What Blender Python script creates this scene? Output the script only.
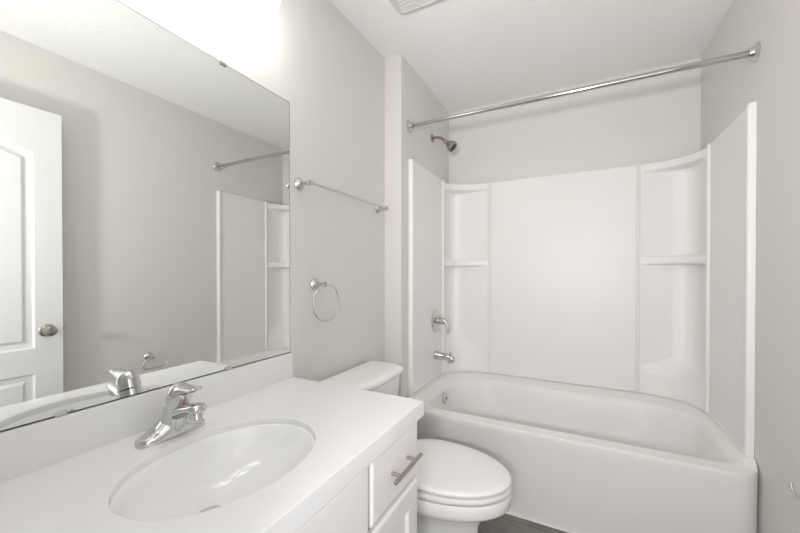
import bpy, bmesh, math
from math import pi, sin, cos, radians as R
from mathutils import Vector as V, Matrix
sc = bpy.context.scene
for o in list(bpy.data.objects): bpy.data.objects.remove(o)
COL = sc.collection

# ------------------------------------------------------------------ camera, light, exposure
H = 1.1974
cam = bpy.data.cameras.new('camera'); cam.sensor_width = 36; cam.lens = 348.47/800*36
cam.shift_y = 0.01157; cam.clip_start = .01
co = bpy.data.objects.new('camera', cam); COL.objects.link(co)
co.location = (0, 0, H); co.rotation_euler = (R(90-.435), 0, R(27.284)); sc.camera = co

w = bpy.data.worlds.new('world'); sc.world = w; w.use_nodes = True
bgn = w.node_tree.nodes['Background']; bgn.inputs[0].default_value = (.99, .99, 1.0, 1); bgn.inputs[1].default_value = 1.2

def area(name, loc, rot, size, power, col=(1, .98, .965)):
    l = bpy.data.lights.new(name, 'AREA'); l.shape = 'DISK'; l.size = size; l.energy = power; l.color = col
    o = bpy.data.objects.new(name, l); COL.objects.link(o); o.location = loc; o.rotation_euler = rot; return o
area('fill_light', (-.02, -.50, 1.28), (R(90+42), 0, R(18)), .22, 16)          # unseen fill lamp added beyond the doorway, standing in for a camera flash
GLOBE = 6.2

vs = sc.view_settings; vs.view_transform = 'Standard'; vs.look = 'None'; vs.gamma = 1; vs.use_curve_mapping = False
vs.exposure = 0.82

# ------------------------------------------------------------------ materials
def mat(name, col, rough=.5, metal=0, spec=.5, emit=0, noise=None, bump=None, coat=0):
    m = bpy.data.materials.new(name); m.use_nodes = True; nt = m.node_tree; b = nt.nodes['Principled BSDF']
    b.inputs['Base Color'].default_value = (*col, 1); b.inputs['Roughness'].default_value = rough
    b.inputs['Metallic'].default_value = metal; b.inputs['Specular IOR Level'].default_value = spec
    if coat: b.inputs['Coat Weight'].default_value = coat; b.inputs['Coat Roughness'].default_value = .05
    if emit:
        b.inputs['Emission Color'].default_value = (1, .985, .975, 1); b.inputs['Emission Strength'].default_value = emit
    tc = nt.nodes.new('ShaderNodeTexCoord')
    if noise:
        n = nt.nodes.new('ShaderNodeTexNoise'); n.inputs['Scale'].default_value = noise[0]; n.inputs['Detail'].default_value = 4
        mx = nt.nodes.new('ShaderNodeMixRGB'); mx.inputs[1].default_value = (*[c*(1-noise[1]) for c in col], 1)
        mx.inputs[2].default_value = (*[min(1, c*(1+noise[1])) for c in col], 1)
        nt.links.new(tc.outputs['Object'], n.inputs['Vector']); nt.links.new(n.outputs['Fac'], mx.inputs[0])
        nt.links.new(mx.outputs[0], b.inputs['Base Color'])
    if bump:
        n = nt.nodes.new('ShaderNodeTexNoise'); n.inputs['Scale'].default_value = bump[0]; n.inputs['Detail'].default_value = 3
        bp = nt.nodes.new('ShaderNodeBump'); bp.inputs['Strength'].default_value = bump[1]; bp.inputs['Distance'].default_value = .003
        nt.links.new(tc.outputs['Object'], n.inputs['Vector']); nt.links.new(n.outputs['Fac'], bp.inputs['Height'])
        nt.links.new(bp.outputs[0], b.inputs['Normal'])
    return m
M = dict(
    wall=mat('wall_paint', (.735, .716, .688), .6, spec=.3, bump=(220, .12)),
    ceil=mat('ceiling_paint', (.88, .88, .87), .8, spec=.2, bump=(45, .35)),
    trim=mat('trim_paint', (.82, .82, .81), .35),
    door=mat('door_paint', (.82, .825, .82), .35),
    acrylic=mat('acrylic', (.86, .845, .83), .37, spec=.42, noise=(3, .006)),
    tub=mat('tub_enamel', (.86, .845, .83), .37, spec=.42, noise=(3, .006)),
    china=mat('vitreous_china', (.86, .855, .845), .08, noise=(3, .005)),
    plastic=mat('seat_plastic', (.86, .855, .845), .18, noise=(3, .005)),
    counter=mat('cultured_marble', (.82, .82, .825), .16, noise=(4, .008)),
    basin=mat('basin_glaze', (.87, .87, .87), .12, noise=(3, .004)),
    cab=mat('cabinet_paint', (.80, .79, .785), .38, noise=(6, .006)),
    dark=mat('shadow_gap', (.05, .047, .045), .7),
    chrome=mat('chrome', (.62, .62, .62), .06, 1, bump=(300, .01)),
    nickel=mat('brushed_nickel', (.45, .415, .38), .28, 1, bump=(400, .03)),
    steel=mat('satin_steel', (.42, .395, .375), .22, 1, bump=(400, .02)),
    mirror=mat('mirror_silver', (.87, .888, .87), .0, 1),
    medge=mat('mirror_edge', (.07, .08, .075), .35, .3),
    rodm=mat('polished_steel', (.50, .495, .485), .12, 1, bump=(300, .01)),
    red=mat('red_dot', (.75, .05, .10), .3),
    rubber=mat('drain_dark', (.03, .03, .03), .5),
    globe=mat('lit_frosted_glass', (.95, .95, .93), .4, emit=GLOBE),
    grille=mat('grille_plastic', (.74, .74, .725), .5),
    caulk=mat('caulk', (.84, .82, .80), .4),
)
def floor_mat():
    m = bpy.data.materials.new('floor_tile'); m.use_nodes = True; nt = m.node_tree; b = nt.nodes['Principled BSDF']
    tc = nt.nodes.new('ShaderNodeTexCoord'); mp = nt.nodes.new('ShaderNodeMapping')
    mp.inputs['Location'].default_value = (.362+.61, -1.49, 0)
    br = nt.nodes.new('ShaderNodeTexBrick'); br.offset = .0
    br.inputs['Scale'].default_value = 1; br.inputs['Brick Width'].default_value = .61; br.inputs['Row Height'].default_value = .305
    br.inputs['Mortar Size'].default_value = .002; br.inputs['Mortar'].default_value = (.06, .055, .05, 1)
    n = nt.nodes.new('ShaderNodeTexNoise'); n.inputs['Scale'].default_value = 14; n.inputs['Detail'].default_value = 8
    cr = nt.nodes.new('ShaderNodeValToRGB'); cr.color_ramp.elements[0].position = .3; cr.color_ramp.elements[1].position = .7
    cr.color_ramp.elements[0].color = (.17, .155, .14, 1); cr.color_ramp.elements[1].color = (.24, .22, .20, 1)
    L = nt.links.new
    L(tc.outputs['Object'], mp.inputs[0]); L(mp.outputs[0], br.inputs['Vector']); L(tc.outputs['Object'], n.inputs['Vector'])
    L(n.outputs['Fac'], cr.inputs[0]); L(cr.outputs[0], br.inputs['Color1']); L(cr.outputs[0], br.inputs['Color2'])
    L(br.outputs['Color'], b.inputs['Base Color']); b.inputs['Roughness'].default_value = .42
    return m
M['floor'] = floor_mat()

# ------------------------------------------------------------------ mesh helpers
def new(): return bmesh.new()
def box(bm, x0, x1, y0, y1, z0, z1, bev=0, seg=2):
    vs_ = [bm.verts.new((x, y, z)) for x in (x0, x1) for y in (y0, y1) for z in (z0, z1)]
    fs = []
    for q in ((0,1,3,2), (4,6,7,5), (0,4,5,1), (2,3,7,6), (0,2,6,4), (1,5,7,3)):
        fs.append(bm.faces.new([vs_[i] for i in q]))
    if bev:
        es = {e for f in fs for e in f.edges}
        bmesh.ops.bevel(bm, geom=list(es), offset=bev, segments=seg, profile=.5, affect='EDGES')
    return bm
def loft(bm, rings, cap0=True, cap1=True, closed=True, loop=False):
    rv = [[bm.verts.new(p) for p in r] for r in rings]
    n = len(rv[0]); m = len(rv)
    for i in range(m if loop else m-1):
        a, b = rv[i], rv[(i+1) % m]
        for j in range(n if closed else n-1):
            k = (j+1) % n
            bm.faces.new((a[j], a[k], b[k], b[j]))
    if closed and not loop:
        if cap0: bm.faces.new(rv[0][::-1])
        if cap1: bm.faces.new(rv[-1])
    return bm
def tube(bm, pts, r, seg=14, cap=True, closed=False):
    pts = [V(p) for p in pts]; n = len(pts)
    rr = r if isinstance(r, (list, tuple)) else [r]*n
    rings = []; prev = None
    for i, p in enumerate(pts):
        if closed: t = (pts[(i+1) % n]-pts[i-1]).normalized()
        else: t = (pts[min(i+1, n-1)]-pts[max(i-1, 0)]).normalized()
        if prev is None:
            up = V((0, 0, 1)) if abs(t.z) < .9 else V((1, 0, 0)); a = t.cross(up).normalized()
        else: a = (prev-t*prev.dot(t)).normalized()
        prev = a; b = t.cross(a)
        rings.append([p+(a*cos(2*pi*k/seg)+b*sin(2*pi*k/seg))*rr[i] for k in range(seg)])
    return loft(bm, rings, cap, cap, loop=closed)
def lathe(bm, prof, o, d, seg=32, cap=True):
    """prof: (distance along d, radius)"""
    o = V(o); d = V(d).normalized(); up = V((0, 0, 1)) if abs(d.z) < .9 else V((1, 0, 0))
    a = d.cross(up).normalized(); b = d.cross(a)
    rings = [[o+d*h+(a*cos(2*pi*k/seg)+b*sin(2*pi*k/seg))*max(r, 1e-4) for k in range(seg)] for h, r in prof]
    return loft(bm, rings, cap, cap)
def bez(p, n=12):
    p = [V(q) for q in p]; out = []
    for i in range(n+1):
        q = p[:]; t = i/n
        while len(q) > 1: q = [q[j].lerp(q[j+1], t) for j in range(len(q)-1)]
        out.append(q[0])
    return out
def obj(name, bm, m, parent=None, smooth=38, subdiv=0):
    me = bpy.data.meshes.new(name)
    off = V((0, 0, 0))
    p = parent
    while p is not None: off += p.location; p = p.parent
    bmesh.ops.recalc_face_normals(bm, faces=bm.faces)
    me_o = bpy.data.objects.new(name, me)
    if parent is None:                                     # a thing of one mesh keeps its origin at its base
        zs = [v.co.z for v in bm.verts]; c = sum((v.co for v in bm.verts), V())/len(bm.verts)
        off = V((c.x, c.y, min(zs))); me_o.location = off
    else: me_o.parent = parent
    bmesh.ops.translate(bm, vec=-off, verts=bm.verts)
    bm.to_mesh(me); bm.free()
    for pl in me.polygons: pl.use_smooth = bool(smooth)
    if smooth: me.set_sharp_from_angle(angle=R(smooth))
    for mm in (m if isinstance(m, (list, tuple)) else [m]): me.materials.append(M[mm])
    COL.objects.link(me_o)
    if (m if isinstance(m, str) else m[0]) in ('trim', 'door', 'counter', 'cab', 'caulk') or name in ('side_panel', 'back_panel', 'end_flange', 'cover', 'clip', 'backplate'):
        wn = me_o.modifiers.new('Weighted Normal', 'WEIGHTED_NORMAL'); wn.keep_sharp = True; wn.weight = 100
    if subdiv:
        s = me_o.modifiers.new('Subdivision', 'SUBSURF'); s.levels = s.render_levels = subdiv
    return me_o
def thing(name, label, cat, loc, group=None):
    o = bpy.data.objects.new(name, None); COL.objects.link(o); o.location = loc; o.empty_display_size = .05
    o['label'] = label; o['category'] = cat
    if group: o['group'] = group
    return o
def struct(name, bm, m, label, cat, smooth=0):
    o = obj(name, bm, m, None, smooth); o['kind'] = 'structure'; o['label'] = label; o['category'] = cat; return o

# ------------------------------------------------------------------ room shell
XL, XA, XR, YB, YW, ZC = -1.014, -.906, .618, 2.589, 1.771, 2.44
YD = .03; T = .11                                         # door wall
struct('floor', box(new(), XL-T, XR+T, YD-T-.9, YB+T, -.06, 0), 'floor', 'grey brown tiled bathroom floor', 'floor')
struct('ceiling', box(new(), XL-T, XR+T, YD-T, YB+T, ZC, ZC+.08), 'ceil', 'white textured ceiling', 'ceiling')
struct('wall_left', box(new(), XL-T, XL, YD-T, YW, 0, ZC), 'wall', 'light greige wall behind the mirror and toilet', 'wall')
struct('wall_alcove', box(new(), XL-T, XA, YW, YB+T, 0, ZC), 'wall', 'short greige wing wall carrying the shower head', 'wall')
struct('wall_back', box(new(), XA, XR, YB, YB+T, 0, ZC), 'wall', 'greige wall above the long side of the tub', 'wall')
struct('wall_right', box(new(), XR, XR+T, YD, YB+T, 0, ZC), 'wall', 'plain greige wall on the right', 'wall')
DX0, DX1, DZ = -.27, .56, 2.075
bm = new(); box(bm, XL, DX0, YD-T, YD, 0, ZC); box(bm, DX1, XR+T, YD-T, YD, 0, ZC); box(bm, DX0, DX1, YD-T, YD, DZ, ZC)
struct('wall_front', bm, 'wall', 'greige wall around the doorway behind the viewer', 'wall')
def casing(x0, x1, z1, y0, y1):
    bm = new()
    box(bm, x0-.057, x0+.012, y0, y1, 0, z1, .003); box(bm, x1-.012, x1+.05, y0, y1, 0, z1, .003)
    box(bm, x0-.057, x1+.05, y0, y1, z1, z1+.057, .003); return bm
struct('trim_1', casing(DX0, DX1, DZ-.012, YD, YD+.014), 'trim', 'white casing around the doorway', 'trim')
struct('baseboard_right', box(new(), XR-.013, XR, YD+.016, 1.755, 0, .085, .003), 'trim', 'white baseboard along the right wall', 'baseboard')
struct('baseboard_left', box(new(), XL, XL+.013, 1.03, YW-.001, 0, .085, .003), 'trim', 'white baseboard behind the toilet', 'baseboard')

# door, open against the right wall: molded two-panel slab with an arched top panel
D = bpy.data.objects.new('door_1', None); COL.objects.link(D); D.location = (.53, .055, .012)
D['kind'] = 'structure'; D['label'] = 'white molded two panel door open against right wall, seen in mirror'; D['category'] = 'door'
dx0, dx1, dy0, dy1, dz0, dz1 = .530, .565, .058, .874, .012, 2.066
def arch(y0, y1, z0, z1, rise, n=16):
    pts = [(y0, z0), (y1, z0)]
    for i in range(n+1):
        t = i/n; y = y1+(y0-y1)*t
        pts.append((y, z1+rise*(sin(pi*t)**1.3)))
    return pts
def inset(p, d):
    cy = sum(q[0] for q in p)/len(p); cz = (min(q[1] for q in p)+max(q[1] for q in p))/2
    hy = max(q[0] for q in p)-cy; hz = max(q[1] for q in p)-cz
    return [(cy+(q[0]-cy)*(1-d/hy), cz+(q[1]-cz)*(1-d/hz)) for q in p]
bm = new()
panels = [arch(dy0+.125, dy1-.112, .80, 1.83, .085), arch(dy0+.125, dy1-.112, .20, .668, 0)]
bx = [(dx1, dy0, dz0), (dx1, dy1, dz0), (dx1, dy1, dz1), (dx1, dy0, dz1)]
fx = [(dx0, *p[1:]) for p in bx]
vb = [bm.verts.new(p) for p in bx]; vf = [bm.verts.new(p) for p in fx]
bm.faces.new(vb)
for i in range(4): bm.faces.new((vb[i], vb[(i+1) % 4], vf[(i+1) % 4], vf[i]))
edges = [bm.edges.get((vf[i], vf[(i+1) % 4])) for i in range(4)]
for p in panels:
    rings = [[bm.verts.new((dx0+dp, *q)) for q in inset(p, d)] for d, dp in ((0, 0), (.008, .009), (.022, .011), (.034, .011), (.048, .002), (.052, .002))]
    n = len(p)
    for a, b in zip(rings, rings[1:]):
        for j in range(n): bm.faces.new((a[j], a[(j+1) % n], b[(j+1) % n], b[j]))
    bm.faces.new(rings[-1])
    edges += [bm.edges.get((rings[0][j], rings[0][(j+1) % n])) for j in range(n)]
bmesh.ops.triangle_fill(bm, use_beauty=True, use_dissolve=False, edges=edges)
obj('door_slab', bm, 'door', D, 30)
ky, kz = .806, .890
bm = new(); lathe(bm, [(0, .033), (.004, .033), (.008, .028), (.012, .016), (.028, .013), (.034, .019), (.042, .027), (.052, .029), (.060, .026), (.065, .016), (.066, .004)], (dx0, ky, kz), (-1, 0, 0))
obj('knob', bm, 'nickel', D)
bm = new(); box(bm, dx0+.006, dx1-.006, dy1, dy1+.0015, kz-.028, kz+.028); box(bm, dx0+.011, dx1-.011, dy1+.001, dy1+.012, kz-.008, kz+.008, .003)
obj('latch_plate', bm, 'nickel', D)
for z in (.22, 1.03, 1.84):
    obj('hinge', lathe(new(), [(0, .006), (.09, .006)], (dx1+.003, dy0-.006, z-.045), (0, 0, 1), 12), 'nickel', D)

# ------------------------------------------------------------------ bathtub
tub = thing('bathtub', 'white alcove bathtub with a plain straight apron', 'bathtub', (-.14, 2.17, 0))
N = 128
ox0, ox1, oy0, oy1 = XA+.003, XR-.003, 1.748, YB-.003
def rrect(x0, x1, y0, y1, rfl, rfr, rbr, rbl, n=N):
    """rounded rectangle sampled with n points, same topology whatever the radii"""
    k = n//4-1; out = []
    for (cx, cy, r, a0) in ((x1-rfr, y0+rfr, rfr, -pi/2), (x1-rbr, y1-rbr, rbr, 0), (x0+rbl, y1-rbl, rbl, pi/2), (x0+rfl, y0+rfl, rfl, pi)):
        for i in range(k+1):
            t = a0+pi/2*i/k; out.append((cx+r*cos(t), cy+r*sin(t)))
    full = []; c = k+1                                     # points along the straight sides too
    for q in range(4):
        seg = out[q*c:(q+1)*c]; full += seg; (xa, ya), (xb, yb) = seg[-1], out[((q+1) % 4)*c]
        full += [(xa+(xb-xa)*j/16, ya+(yb-ya)*j/16) for j in range(1, 16)]
    return full
def P3(pl, z): return [(x, y, z) for x, y in pl]
def zl(pl, zb):  # ledge height: front stays low, sides and back rise
    out = []
    for x, y in pl:
        t = min(1, max(0, (y-1.80)/.05)); out.append((x, y, .440+(zb-.440)*t))
    return out
def opening(d): return rrect(-.795+d, .553-d, 1.822+d*.8, 2.468-d, .10, .06, .26, .26)
def outer(dy, e=0):
    return [(x, y+dy*max(0, 1-(y-1.748)/.10)) for x, y in rrect(ox0+e, ox1-e, oy0, oy1-e, .03, .09, .002, .002)]
rings = [P3(outer(.036), .0), P3(outer(.034), .02), P3(outer(.010), .40), P3(outer(.003), .425), zl(outer(.006, .001), .455), zl(outer(.014, .002), .466),
         zl(rrect(-.872, .590, 1.766, 2.555, .06, .08, .30, .30), .466),
         zl(rrect(-.838, .578, 1.795, 2.515, .08, .07, .28, .28), .464), zl(rrect(-.826, .570, 1.800, 2.503, .09, .07, .27, .27), .452),
         zl(opening(-.014), .449), zl(opening(-.004), .446), P3(opening(.004), .436), P3(opening(.012), .41), P3(opening(.03), .30),
         P3(rrect(-.745, .42, 1.875, 2.40, .12, .15, .22, .22), .17), P3(rrect(-.72, .34, 1.90, 2.37, .12, .15, .2, .2), .12),
         P3(rrect(-.67, .25, 1.95, 2.32, .12, .15, .18, .18), .10), P3(rrect(-.3, .0, 2.08, 2.2, .02, .02, .02, .02), .095)]
obj('tub_shell', loft(new(), rings), 'tub', tub, 50)
bm = new(); lathe(bm, [(0, .039), (.005, .039), (.010, .033), (.011, .018), (.010, .002)], (-.778, 2.14, .386), (1, 0, .16)); 
ov = obj('overflow_plate', bm, 'chrome', tub); ov['label'] = 'round chrome overflow plate'
bm = new(); lathe(bm, [(0, .006), (.006, .006)], (-.768, 2.14, .388), (1, 0, .16), 12); obj('screw', bm, 'steel', ov)
bm = new(); lathe(bm, [(0, .034), (.003, .034), (.004, .027), (.001, .012), (.003, .001)], (-.55, 2.14, .0965), (0, 0, 1)); obj('drain', bm, 'chrome', tub)
obj('end_flange', box(new(), XR-.026, XR-.001, 1.850, 1.868, .001, .4665, .003), 'tub', tub)
bm = new(); box(bm, ox0+.03, ox1-.09, 1.772, 1.783, .0005, .009, .003); obj('caulk_bead', bm, 'caulk', tub)

# ------------------------------------------------------------------ bath surround
sur = thing('bath_surround', 'white glossy acrylic surround with corner shelves above the tub', 'bath surround', (-.14, 2.4, .466))
ZS0, ZS1 = .4678, 1.872
pt, pb = .016, .024
LA, LB = (XA+pt+.004, 2.40), (-.588, YB-pb)               # ends of the left cove
RA, RB = (XR-pt-.004, 2.36), (.318, YB-pb)
def side(x, s, y1):
    bm = new()
    xs = sorted((x+s*.001, x+s*pt)); box(bm, xs[0], xs[1], 1.876, y1, ZS0, ZS1, .0012)
    # front flange: a rounded bead down the open edge
    pl = []
    for i in range(9):
        t = pi*i/8; pl.append((x+s*(.001+.026*sin(t)**.6), 1.8785-.0135*cos(t)))
    loft(bm, [P3(pl, ZS0-.001), P3(pl, ZS1-.006), P3([(x+(px-x)*.8, 1.8785+(py-1.8785)*.8) for px, py in pl], ZS1+.001)])
    return bm
obj('side_panel', side(XA, 1, LA[1]), 'acrylic', sur)
obj('side_panel', side(XR, -1, RA[1]), 'acrylic', sur)
for xc_, yc in ((XA+pt, LA[1]), (XR-pt, RA[1])):
    sg = 1 if xc_ < 0 else -1; bm = new()
    loft(bm, [[(xc_, y, ZS0), (xc_+sg*.006, y, ZS0), (xc_+sg*.004, y, ZS0+.004), (xc_, y, ZS0+.006)] for y in (1.895, yc-.01)])
    obj('caulk_bead', bm, 'caulk', sur, 0)
bm = new(); box(bm, LB[0], RB[0], YB-pb-.004, YB-.001, ZS0, 1.857, .003)
box(bm, LB[0]+.012, RB[0]-.012, YB-pb-.009, YB-pb-.003, ZS0, 1.838, .003, 2); obj('back_panel', bm, 'acrylic', sur)
def corner(A, B, cx):
    A, B = V((*A, 0)), V((*B, 0)); C = V((cx, YB-.008, 0)); mid = (A+B)/2
    n = 26
    front = bez([A, A.lerp(mid, .8)*.55+C*.45, B.lerp(mid, .8)*.55+C*.45, B], n)
    deep = []
    for i in range(n+1):                                   # niche: jambs close behind the ribs, square-ish rounded back
        t = i/n
        deep.append(None)
    s = 1 if cx < 0 else -1
    a2, b2 = V((cx+s*.004, A.y+.028, 0)), V((B.x-s*.028, YB-.012, 0))
    raw = [A, A+V((0, .006, 0)), a2]+bez([a2+V((0, .015, 0)), V((cx+s*.004, YB-.06, 0)), V((cx+s*.006, YB-.014, 0)), V((cx+s*.055, YB-.012, 0)), b2+V((-s*.015, 0, 0))], n-6)+[b2, B+V((-s*.006, 0, 0)), B]
    deep = raw[:n+1] if len(raw) >= n+1 else raw+[B]*(n+1-len(raw))
    back = [p.lerp(C, .9) for p in front]
    def ring(d, z, zsag=0):
        return [V((*(front[i].lerp(deep[i], d)).xy, z)) for i in range(n+1)]
    prof = [(0, ZS0), (0, .585), (.10, .60), (.75, .655), (1, .70), (1, 1.247), (.10, 1.2505), (.02, 1.2535), (0, 1.258), (0, 1.286), (.03, 1.294), (.10, 1.297), (.95, 1.299), (1, 1.315),
            (1, 1.765), (.80, 1.80), (.25, 1.812), (.04, 1.816), (0, 1.822), (0, 1.850), (.04, 1.857)]
    rings = [ring(d, z) for d, z in prof]+[[V((*back[i].xy, 1.857)) for i in range(n+1)], [V((*back[i].xy, ZS0)) for i in range(n+1)]]
    bm = loft(new(), rings, closed=False, loop=True)
    bmesh.ops.holes_fill(bm, edges=[e for e in bm.edges if e.is_boundary], sides=0)
    return bm
def rib(P_, top, r=.011):
    bm = new(); pl = [(P_[0]+r*cos(2*pi*i/14), P_[1]+r*sin(2*pi*i/14)) for i in range(14)]
    loft(bm, [P3(pl, ZS0), P3(pl, top-.006), P3([(P_[0]+(x-P_[0])*.5, P_[1]+(y-P_[1])*.5) for x, y in pl], top)]); return bm
for A, B, cx in ((LA, LB, XA+.012), (RA, RB, XR-.012)):
    cu = obj('corner_shelf_unit', corner(A, B, cx), 'acrylic', sur, 42)
    obj('rib', rib(A, 1.872), 'acrylic', cu); obj('rib', rib((B[0], B[1]-.004), 1.857, .008), 'acrylic', cu)

# ------------------------------------------------------------------ shower fittings
rod = thing('shower_rod', 'long chrome shower curtain rod spanning the tub alcove', 'shower rod', (-.14, 1.874, 2.07))
yr, zr = 1.874, 2.070
bm = new(); tube(bm, [(XA+.004, yr, zr), (-.37, yr, zr)], .0105, 20); tube(bm, [(-.37, yr, zr), (-.368, yr, zr), (XR-.004, yr, zr)], [.0105, .0125, .0125], 20); obj('rod', bm, 'rodm', rod)
for x, s in ((XA, 1), (XR, -1)):
    bm = new(); lathe(bm, [(.0005, .037), (.004, .037), (.008, .033), (.012, .025), (.020, .022), (.026, .020), (.027, .015)], (x, yr, zr), (s, 0, 0)); obj('flange', bm, 'chrome', rod)

ys = 2.24
sh = thing('shower', 'small satin metal shower head on bent arm, left alcove wall', 'shower head', (XA, ys, 2.12))
obj('flange', lathe(new(), [(.0005, .030), (.003, .030), (.008, .024), (.012, .012)], (XA, ys, 2.125), (1, 0, 0)), 'steel', sh)
arm = bez([(XA+.004, ys, 2.125), (XA+.055, ys, 2.128), (XA+.070, ys, 2.118), (XA+.095, ys, 2.086)], 12)
obj('arm', tube(new(), arm, .0095), 'steel', sh)
d = V((.72, .05, -.62)); o = V((XA+.090, ys, 2.092))
obj('spray_head', lathe(new(), [(0, .012), (.008, .015), (.018, .015), (.022, .013), (.028, .018), (.062, .036), (.072, .038), (.080, .037), (.081, .031)], o, d), 'steel', sh)
obj('spray_face', lathe(new(), [(.0805, .030), (.083, .029), (.0835, .001)], o, d), 'rubber', sh)

va = thing('shower_valve', 'round chrome shower valve plate with curved lever on left panel', 'shower valve', (XA+pt, 2.25, .868))
xv = XA+pt+.0005; yv, zv = 2.27, .867
obj('escutcheon', lathe(new(), [(0, .082), (.003, .082), (.007, .078), (.010, .060), (.011, .034), (.013, .030)], (xv, yv, zv), (1, 0, 0), 40), 'chrome', va)
obj('stem', lathe(new(), [(.012, .028), (.030, .026), (.032, .020), (.040, .020)], (xv, yv, zv), (1, 0, 0)), 'chrome', va)
lv = bez([(xv+.040, yv, zv+.003), (xv+.075, yv, zv+.010), (xv+.088, yv-.002, zv-.025), (xv+.092, yv-.004, zv-.078)], 14)
bm = new(); lathe(bm, [(.036, .023), (.044, .026), (.058, .023), (.064, .012)], (xv, yv, zv), (1, 0, 0)); tube(bm, lv, [.017]*4+[.014, .0125, .0115, .0105, .010, .0095, .009, .009, .0085, .008, .005])
obj('lever', bm, 'chrome', va)

sp = thing('tub_spout', 'chrome tub spout below the shower valve on left panel', 'tub spout', (XA+pt, 2.24, .63))
ysp, zsp = 2.258, .629
def sec(x, z, hy, hz, n=20): return [(x, ysp+hy*cos(2*pi*i/n), z+hz*sin(2*pi*i/n)) for i in range(n)]
obj('spout_body', loft(new(), [sec(xv, zsp, .030, .030), sec(xv+.012, zsp, .030, .030), sec(xv+.02, zsp, .027, .027), sec(xv+.08, zsp-.003, .025, .024), sec(xv+.112, zsp-.009, .024, .025), sec(xv+.128, zsp-.014, .022, .024), sec(xv+.137, zsp-.018, .016, .017), sec(xv+.139, zsp-.019, .006, .006)]), 'chrome', sp)
obj('nozzle', lathe(new(), [(0, .018), (.026, .019), (.028, .014)], (xv+.112, ysp, zsp-.016), (0, 0, -1)), 'chrome', sp)
obj('diverter_knob', lathe(new(), [(0, .004), (.012, .004), (.013, .008), (.020, .008), (.022, .005)], (xv+.112, ysp, zsp+.012), (0, 0, 1), 16), 'chrome', sp)

# ------------------------------------------------------------------ wall mirror
mi = thing('wall_mirror', 'large frameless wall mirror above the vanity backsplash', 'mirror', (XL, .53, .885))
my0, my1, mz0, mz1 = .036, 1.019, .8855, 1.866
obj('backing', box(new(), XL+.0005, XL+.0015, my0, my1, mz0, mz1), 'medge', mi, 0)
bm = new()
TILT = .0045                                              # the glass leans off the wall a little at its near end
def rect(x, e, k=TILT): return [(x+k*(my1-y), y, z) for y, z in ((my0+e, mz0+e), (my1-e, mz0+e), (my1-e, mz1-e), (my0+e, mz1-e))]
loft(bm, [rect(XL+.0015, 0, 0), rect(XL+.002, 0), rect(XL+.0032, .003)]); g = obj('glass', bm, ['mirror', 'medge'], mi, 0)
for f in g.data.polygons:
    if f.area < .02: f.material_index = 1
for y, z, s in ((.335, mz0, 1), (.745, mz0, 1), (.73, mz1, -1), (.33, mz1, -1)):
    bm = new(); q_ = XL+.0034+TILT*(my1-y+.011); box(bm, q_, q_+.003, y-.011, y+.011, min(z, z+s*.010), max(z, z+s*.010), .001)
    obj('clip', bm, 'chrome' if s > 0 else 'steel', mi)

# ------------------------------------------------------------------ vanity cabinet
cb = thing('vanity_cabinet', 'white vanity cabinet under the countertop beside the toilet', 'vanity', (-.74, .53, 0))
cx1, cy0, cy1 = -.472, .034, 1.012
bm = new()
for y in (cy0, cy1-.018): box(bm, XL+.001, cx1, y, y+.018, .10, .7385)
box(bm, XL+.001, XL+.012, cy0+.018, cy1-.018, .10, .7385); box(bm, XL+.012, cx1, cy0+.018, cy1-.018, .10, .118)
box(bm, cx1-.019, cx1, cy0+.018, cy1-.018, .118, .16); box(bm, cx1-.019, cx1, cy0+.018, cy1-.018, .70, .7385); box(bm, cx1-.019, cx1, cy0+.018, cy1-.018, .535, .585)
for y in (.362, .702): box(bm, cx1-.019, cx1, y, y+.04, .16, .70)
obj('body', bm, 'cab', cb, 0)
bm = new(); box(bm, XL+.001, cx1-.07, cy0, cy1, 0, .0995); obj('toe_kick', bm, 'cab', cb, 0)
def slab(y0, y1, z0, z1, shaker=False, name='drawer_front'):
    x0, x1 = cx1+.0005, cx1+.020
    bm = new()
    def r(x, e): return [(x, y0+e, z0+e), (x, y1-e, z0+e), (x, y1-e, z1-e), (x, y0+e, z1-e)]
    rg = [r(x0, 0), r(x1-.006, 0), r(x1-.0015, .004), r(x1, .008)]
    if shaker: rg += [r(x1, .062), r(x1-.003, .067), r(x1-.010, .072)]
    loft(bm, rg); return obj(name, bm, 'cab', cb, 20)
def pull(parent, y, z, vert=False, L=.165, c=.047):
    xf = cx1+.020; xb = xf+.030
    dv = V((0, 0, 1)) if vert else V((0, 1, 0)); c0 = V((xb, y, z))
    bm = new(); lathe(bm, [(-L/2, .005), (-L/2+.001, .006), (L/2-.001, .006), (L/2, .005)], c0, dv, 20)
    for s in (-1, 1):
        q = c0+dv*s*c; lathe(bm, [(-.0005, .0048), (.028, .0048)], (xf, q.y, q.z), (1, 0, 0), 14)
    p = obj('bar_pull', bm, 'nickel', parent); p['label'] = 'brushed nickel bar pull'
dr = slab(.728, 1.000, .567, .733, name='drawer'); pull(dr, .875, .653)
d1 = slab(.728, 1.000, .112, .551, True, 'door'); pull(d1, .755, .44, True)
slab(.048, .714, .567, .733, name='false_front')
d2 = slab(.048, .378, .112, .551, True, 'door'); pull(d2, .352, .44, True)
d3 = slab(.384, .714, .112, .551, True, 'door'); pull(d3, .410, .44, True)

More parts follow.
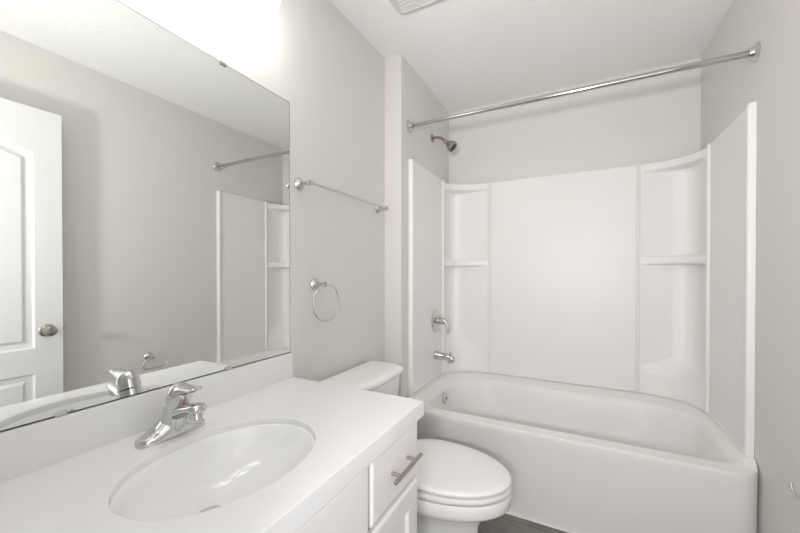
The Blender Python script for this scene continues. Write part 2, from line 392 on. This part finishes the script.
# ------------------------------------------------------------------ countertop with oval cut-out
ct = thing('countertop', 'glossy white vanity countertop with backsplash and oval sink cut out', 'countertop', (-.74, .53, .74))
tx0, tx1, ty0, ty1, tz = XL+.001, -.444, .032, 1.028, .788
scx, scy, sa, sb = -.701, .518, .167, .213
angs = sorted([2*pi*i/120 for i in range(120)]+[math.atan2(y-scy, x-scx) % (2*pi) for x in (tx0, tx1) for y in (ty0, ty1)])
def ell(k, z, sx=0): return [(scx+(sa+k)*cos(t), scy+(sb+k)*sin(t), z) for t in angs]
def ell_dir(k, z):   # same polar angle as the rectangle rays
    out = []
    for t in angs:
        c, s = cos(t), sin(t); r = 1/math.sqrt((c/(sa+k))**2+(s/(sb+k))**2); out.append((scx+r*c, scy+r*s, z))
    return out
def rct(e, z):
    out = []
    for t in angs:
        c, s = cos(t), sin(t)
        r = min(((tx1-e-scx)/c if c > 1e-9 else 9), ((tx0+e-scx)/c if c < -1e-9 else 9), ((ty1-e-scy)/s if s > 1e-9 else 9), ((ty0+e-scy)/s if s < -1e-9 else 9))
        out.append((scx+r*c, scy+r*s, z))
    return out
bm = loft(new(), [ell_dir(0, .770), ell_dir(0, tz-.006), ell_dir(.0015, tz-.002), ell_dir(.005, tz), rct(.003, tz), rct(.0009, tz-.0009), rct(0, tz-.003), rct(0, .741), rct(.0008, .7395), rct(.025, .7395), rct(.026, .770)], loop=True)
obj('top_slab', bm, 'counter', ct, 30)
obj('backsplash', box(new(), XL+.001, XL+.0125, ty0, ty1-.003, tz-.001, .8845, .0025), 'counter', ct)

sk = thing('sink', 'white oval undermount sink basin set in the countertop', 'sink', (scx, scy, .65))
prof = [(.012, .7695), (-.001, .7695), (-.004, .765), (-.012, .735), (-.028, .695), (-.055, .660), (-.088, .638), (-.118, .628), (-.138, .6245)]
outp = [(-.138, .616), (-.110, .618), (-.080, .628), (-.045, .652), (-.016, .69), (.0, .735), (.004, .760), (.012, .762)]
def basin_ring(k, z):
    f = max(0, (.7695-z)/.145); kb = k if k > -.012 else -.012+(k+.012)*(sb-.012-.026)/(sa-.012-.028); zz = .7695-(.7695-z)*.80
    out = []
    for t in angs:
        c, q = cos(t), sin(t); r = 1/math.sqrt((c/(sa+k))**2+(q/(sb+kb))**2); out.append((scx+r*c-.032*f**1.5, scy+r*q-.022*f**1.5, zz))
    return out
bm = loft(new(), [basin_ring(k, z) for k, z in prof+outp], loop=True)
obj('basin', bm, 'basin', sk, 60)
obj('drain_ring', lathe(new(), [(0, .0285), (.003, .031), (.005, .029), (.0035, .021), (.0, .018)], (scx-.032, scy-.022, .6528), (0, 0, 1)), 'chrome', sk)
obj('stopper', lathe(new(), [(-.004, .0205), (.0, .0205), (.005, .0195), (.008, .012), (.009, .001)], (scx-.032, scy-.022, .6538), (0, 0, 1)), 'chrome', sk)
obj('overflow_ring', lathe(new(), [(0, .013), (.004, .013), (.005, .010), (.003, .008)], (scx+sa-.0135, scy, .741), (-1, 0, .25), 24), 'chrome', sk)

# ------------------------------------------------------------------ faucet
fa = thing('faucet', 'chrome single lever bathroom faucet behind the oval sink', 'faucet', (-.92, .520, tz))
fx, fy, fz = -.92, .520, tz+.0005
secs = []
for s, hw, hh in ((-.086, .006, .007), (-.083, .014, .013), (-.074, .0215, .018), (-.056, .0255, .025), (-.040, .0275, .034), (-.026, .029, .046), (-.012, .030, .054), (0, .030, .056),
                  (.012, .030, .054), (.026, .029, .046), (.040, .0275, .034), (.056, .0255, .025), (.074, .0215, .018), (.083, .014, .013), (.086, .006, .007)):
    r = [(fx+hw*cos(pi*i/14), fy+s*.94, fz+.005+(hh-.005)*sin(pi*i/14)**.6) for i in range(15)]
    secs.append([(fx+hw, fy+s*.94, fz)]+r+[(fx-hw, fy+s*.94, fz)])
bb = obj('base', loft(new(), secs), 'chrome', fa, 50)
ax = V((.38, 0, 1)).normalized(); b0 = V((fx-.004, fy, fz+.012))
obj('body', lathe(new(), [(0, .033), (.020, .0305), (.045, .0285), (.075, .0272), (.0765, .0255)], b0, ax), 'chrome', fa)
spn = [(fx+.004, .050, .021, .024), (fx+.025, .060, .0215, .021), (fx+.05, .069, .021, .0165), (fx+.075, .0765, .0205, .0135), (fx+.094, .0815, .0205, .0125), (fx+.107, .083, .0195, .012), (fx+.114, .083, .0165, .010), (fx+.118, .0825, .009, .006)]
def ssec(x, z, hy, hz, n=20):
    o_ = []
    for i in range(n):
        c, s = cos(2*pi*i/n), sin(2*pi*i/n); o_.append((x, fy+hy*math.copysign(abs(c)**.8, c), fz+z+hz*math.copysign(abs(s)**.8, s)))
    return o_
spo = obj('spout', loft(new(), [ssec(*q) for q in spn]), 'chrome', fa, 50)
obj('aerator', lathe(new(), [(0, .0145), (.020, .0145), (.021, .012)], (fx+.097, fy, fz+.078), (.15, 0, -1), 24), 'chrome', spo)
# handle: a tilted cap whose front draws out into a short lever
h0 = b0+ax*.078
hd = new(); lathe(hd, [(0, .0272), (.018, .0280), (.030, .0270), (.042, .0225), (.049, .014), (.052, .002)], h0, ax)
lp = [(h0+V((-.008, 0, .026)), .020, .018), (h0+V((.016, 0, .032)), .0225, .017), (h0+V((.038, 0, .036)), .021, .012), (h0+V((.054, 0, .038)), .0185, .008), (h0+V((.070, 0, .041)), .0165, .0055), (h0+V((.076, 0, .0445)), .015, .0045), (h0+V((.080, 0, .046)), .010, .003)]
loft(hd, [[(p.x, p.y+hy*cos(2*pi*i/18), p.z+hz*sin(2*pi*i/18)) for i in range(18)] for p, hy, hz in lp])
hn = obj('lever_handle', hd, 'chrome', fa, 50)
dd = obj('temperature_dot', lathe(new(), [(0, .0045), (.0015, .004), (.002, .001)], h0+ax*.010+V((.0262, -.004, -.010)), (1, -.1, -.35), 16), 'red', fa); dd['label'] = 'small red temperature dot'

# ------------------------------------------------------------------ vanity light
vl = thing('vanity_light', 'lit vanity light with frosted globe shades above the mirror', 'wall lamp', (XL, .53, 2.15))
obj('backplate', box(new(), XL+.0005, XL+.022, .17, .89, 2.19, 2.28, .006), 'nickel', vl)
for y in (.255, .515, .775):
    bm = new(); tube(bm, bez([(XL+.02, y, 2.235), (XL+.06, y, 2.238), (XL+.105, y, 2.24), (XL+.115, y, 2.20)], 10), .010); lathe(bm, [(0, .014), (.004, .034), (.022, .036), (.024, .03)], (XL+.115, y, 2.207), (0, 0, -1)); obj('arm', bm, 'nickel', vl)
    pr = [(0, .030), (.006, .036), (.03, .054), (.06, .065), (.09, .069), (.118, .066), (.143, .056), (.163, .041), (.174, .024), (.178, .007)]
    obj('globe_shade', lathe(new(), pr, (XL+.115, y, 2.188), (0, 0, -1), 40), 'globe', vl, 60)

# ------------------------------------------------------------------ towel bar, towel ring, paper holder
tb = thing('towel_bar', 'chrome towel bar on the wall above the toilet', 'towel bar', (XL, 1.37, 1.56))
ZB = 1.558
def post(y, z, x=XL, s=1, L=.058):
    return lathe(new(), [(.0005, .0265), (.004, .0265), (.009, .0225), (.013, .017), (.017, .011), (.026, .0085), (L-.016, .0085), (L-.012, .0105), (L, .0115), (L+.008, .010), (L+.011, .004)], (x, y, z), (s, 0, 0), 28)
for y in (1.070, 1.690): obj('post', post(y, ZB), 'chrome', tb)
obj('bar', tube(new(), [(XL+.058, 1.073, ZB), (XL+.058, 1.687, ZB)], .0052), 'chrome', tb)
tr = thing('towel_ring', 'chrome towel ring hanging beside the mirror', 'towel ring', (XL, 1.165, 1.15))
obj('post', post(1.163, 1.150), 'chrome', tr)
obj('ring', tube(new(), [(XL+.060, 1.170+.084*sin(2*pi*i/64), 1.150-.078+.078*cos(2*pi*i/64)) for i in range(64)], .0036, 12, closed=True), 'chrome', tr)
tp = thing('toilet_paper_holder', 'empty chrome toilet paper holder on the right wall', 'toilet paper holder', (XR, 1.33, .62))
obj('post', post(1.35, .625, XR, -1), 'chrome', tp)
xt = XR-.060
pts = [(xt, 1.35, .625)]+bez([(xt, 1.33, .622), (xt, 1.30, .615), (xt, 1.29, .592)], 8)+bez([(xt, 1.288, .580), (xt, 1.286, .552), (xt, 1.32, .550)], 8)+[(xt, 1.38, .550)]+bez([(xt, 1.405, .550), (xt, 1.43, .550), (xt, 1.444, .576)], 8)
obj('arm', tube(new(), pts, .0042, 12), 'chrome', tp)

# ------------------------------------------------------------------ toilet
to = thing('toilet', 'white two piece toilet with closed elongated lid', 'toilet', (-.62, 1.335, 0))
YT = 1.34
def egg(xb, xf, b, z, n=48, sq=1.0, xw=.40):
    """outline: round front at xf, flatter back at xb, half width b"""
    xc = xb+(xf-xb)*xw; out = []
    for i in range(n):
        t = 2*pi*i/n; c, s = cos(t), sin(t)
        e = 1.0 if c > 0 else .62
        x = xc+((xf-xc) if c > 0 else (xc-xb))*math.copysign(abs(c)**(e*sq), c)
        out.append((x, YT+b*math.copysign(abs(s)**(1 if c > 0 else .80), s), z))
    return out
# bowl with foot
bowl = [egg(-.90, -.335, .112, 0), egg(-.90, -.332, .113, .02), egg(-.90, -.342, .103, .05), egg(-.89, -.352, .092, .14), egg(-.87, -.348, .094, .21), egg(-.85, -.330, .112, .25), egg(-.82, -.30, .140, .278),
        egg(-.80, -.270, .158, .290), egg(-.765, -.241, .174, .312), egg(-.762, -.238, .177, .317), egg(-.762, -.231, .183, .320), egg(-.76, -.227, .186, .327), egg(-.76, -.224, .188, .362), egg(-.76, -.227, .185, .371), egg(-.76, -.245, .17, .373)]
obj('bowl', loft(new(), bowl), 'china', to, 50)
bm = new(); box(bm, XL+.02, -.74, YT-.11, YT+.11, .20, .384, .02, 3); obj('tank_shelf', bm, 'china', to)
obj('bolt_cap', lathe(new(), [(0, .014), (.010, .013), (.018, .007), (.020, .001)], (-.62, YT-.116, .018), (0, -.4, 1), 16), 'plastic', to)
obj('bolt_cap', lathe(new(), [(0, .014), (.010, .013), (.018, .007), (.020, .001)], (-.62, YT+.116, .018), (0, .4, 1), 16), 'plastic', to)
seat = [egg(-.70, -.240, .178, .3775), egg(-.70, -.230, .186, .380), egg(-.70, -.224, .189, .388), egg(-.70, -.227, .187, .3985), egg(-.70, -.236, .180, .401)]
obj('seat', loft(new(), seat), 'plastic', to, 50)
lid = [egg(-.70, -.238, .178, .4055), egg(-.70, -.228, .186, .408), egg(-.70, -.225, .188, .415), egg(-.70, -.228, .186, .4205), egg(-.70, -.240, .176, .4245), egg(-.69, -.30, .13, .427), egg(-.65, -.40, .06, .428)]
obj('lid', loft(new(), lid), 'plastic', to, 50)
for s in (-1, 1): obj('hinge', lathe(new(), [(-.02, .012), (.02, .012)], (-.712, YT+s*.075, .406), (0, 1, 0), 16), 'plastic', to)
TY = YT+.034
def rr(x0, x1, hw, r, z, bow=.0):
    pl = rrect(x0, x1, TY-hw, TY+hw, .015, r, r, .015, 64)
    return [(x+bow*(1-((y-TY)/hw)**2)*(max(0, x-x0)/(x1-x0)), y, z) for x, y in pl]
tank = [rr(XL+.022, -.835, .185, .045, .386, .012), rr(XL+.020, -.828, .195, .045, .40, .012), rr(XL+.018, -.815, .208, .045, .55, .015), rr(XL+.018, -.808, .215, .045, .690, .015), rr(XL+.03, -.82, .205, .04, .6935, .015)]
obj('tank', loft(new(), tank), 'china', to, 50)
tl = [rr(XL+.026, -.806, .205, .05, .694, .016), rr(XL+.020, -.796, .218, .055, .697, .016), rr(XL+.018, -.786, .222, .058, .707, .016), rr(XL+.018, -.786, .222, .058, .719, .016), rr(XL+.021, -.791, .218, .056, .729, .016), rr(XL+.030, -.806, .204, .05, .735, .016), rr(XL+.04, -.84, .18, .04, .7375, .012)]
obj('tank_lid', loft(new(), tl), 'china', to, 50)
bm = new(); lathe(bm, [(0, .014), (.006, .014), (.012, .010), (.020, .009)], (-.800, TY-.155, .635), (1, 0, 0), 20)
tube(bm, [(-.783, TY-.155, .635), (-.780, TY-.125, .632), (-.779, TY-.085, .626)], [.008, .007, .006]); obj('flush_lever', bm, 'chrome', to)

# ------------------------------------------------------------------ ceiling fan grille
ef = thing('exhaust_fan', 'pale grey square exhaust fan grille on the ceiling', 'exhaust fan', (-.63, 1.36, ZC))
ex0, ex1, ey0, ey1 = -.772, -.492, 1.215, 1.495
bm = new()
pl = lambda e, z, r: P3(rrect(ex0+e, ex1-e, ey0+e, ey1-e, r, r, r, r, 64), z)
loft(bm, [pl(0, ZC-.001, .03), pl(0, ZC-.008, .03), pl(.008, ZC-.016, .026), pl(.022, ZC-.022, .02), pl(.026, ZC-.021, .018), pl(.028, ZC-.015, .018)]); obj('cover', bm, 'grille', ef)
bm = new()
for i in range(12):
    y = ey0+.04+i*(ey1-ey0-.08)/11; box(bm, ex0+.034, ex1-.034, y-.006, y+.006, ZC-.021, ZC-.0155)
obj('louvre', bm, 'grille', ef)
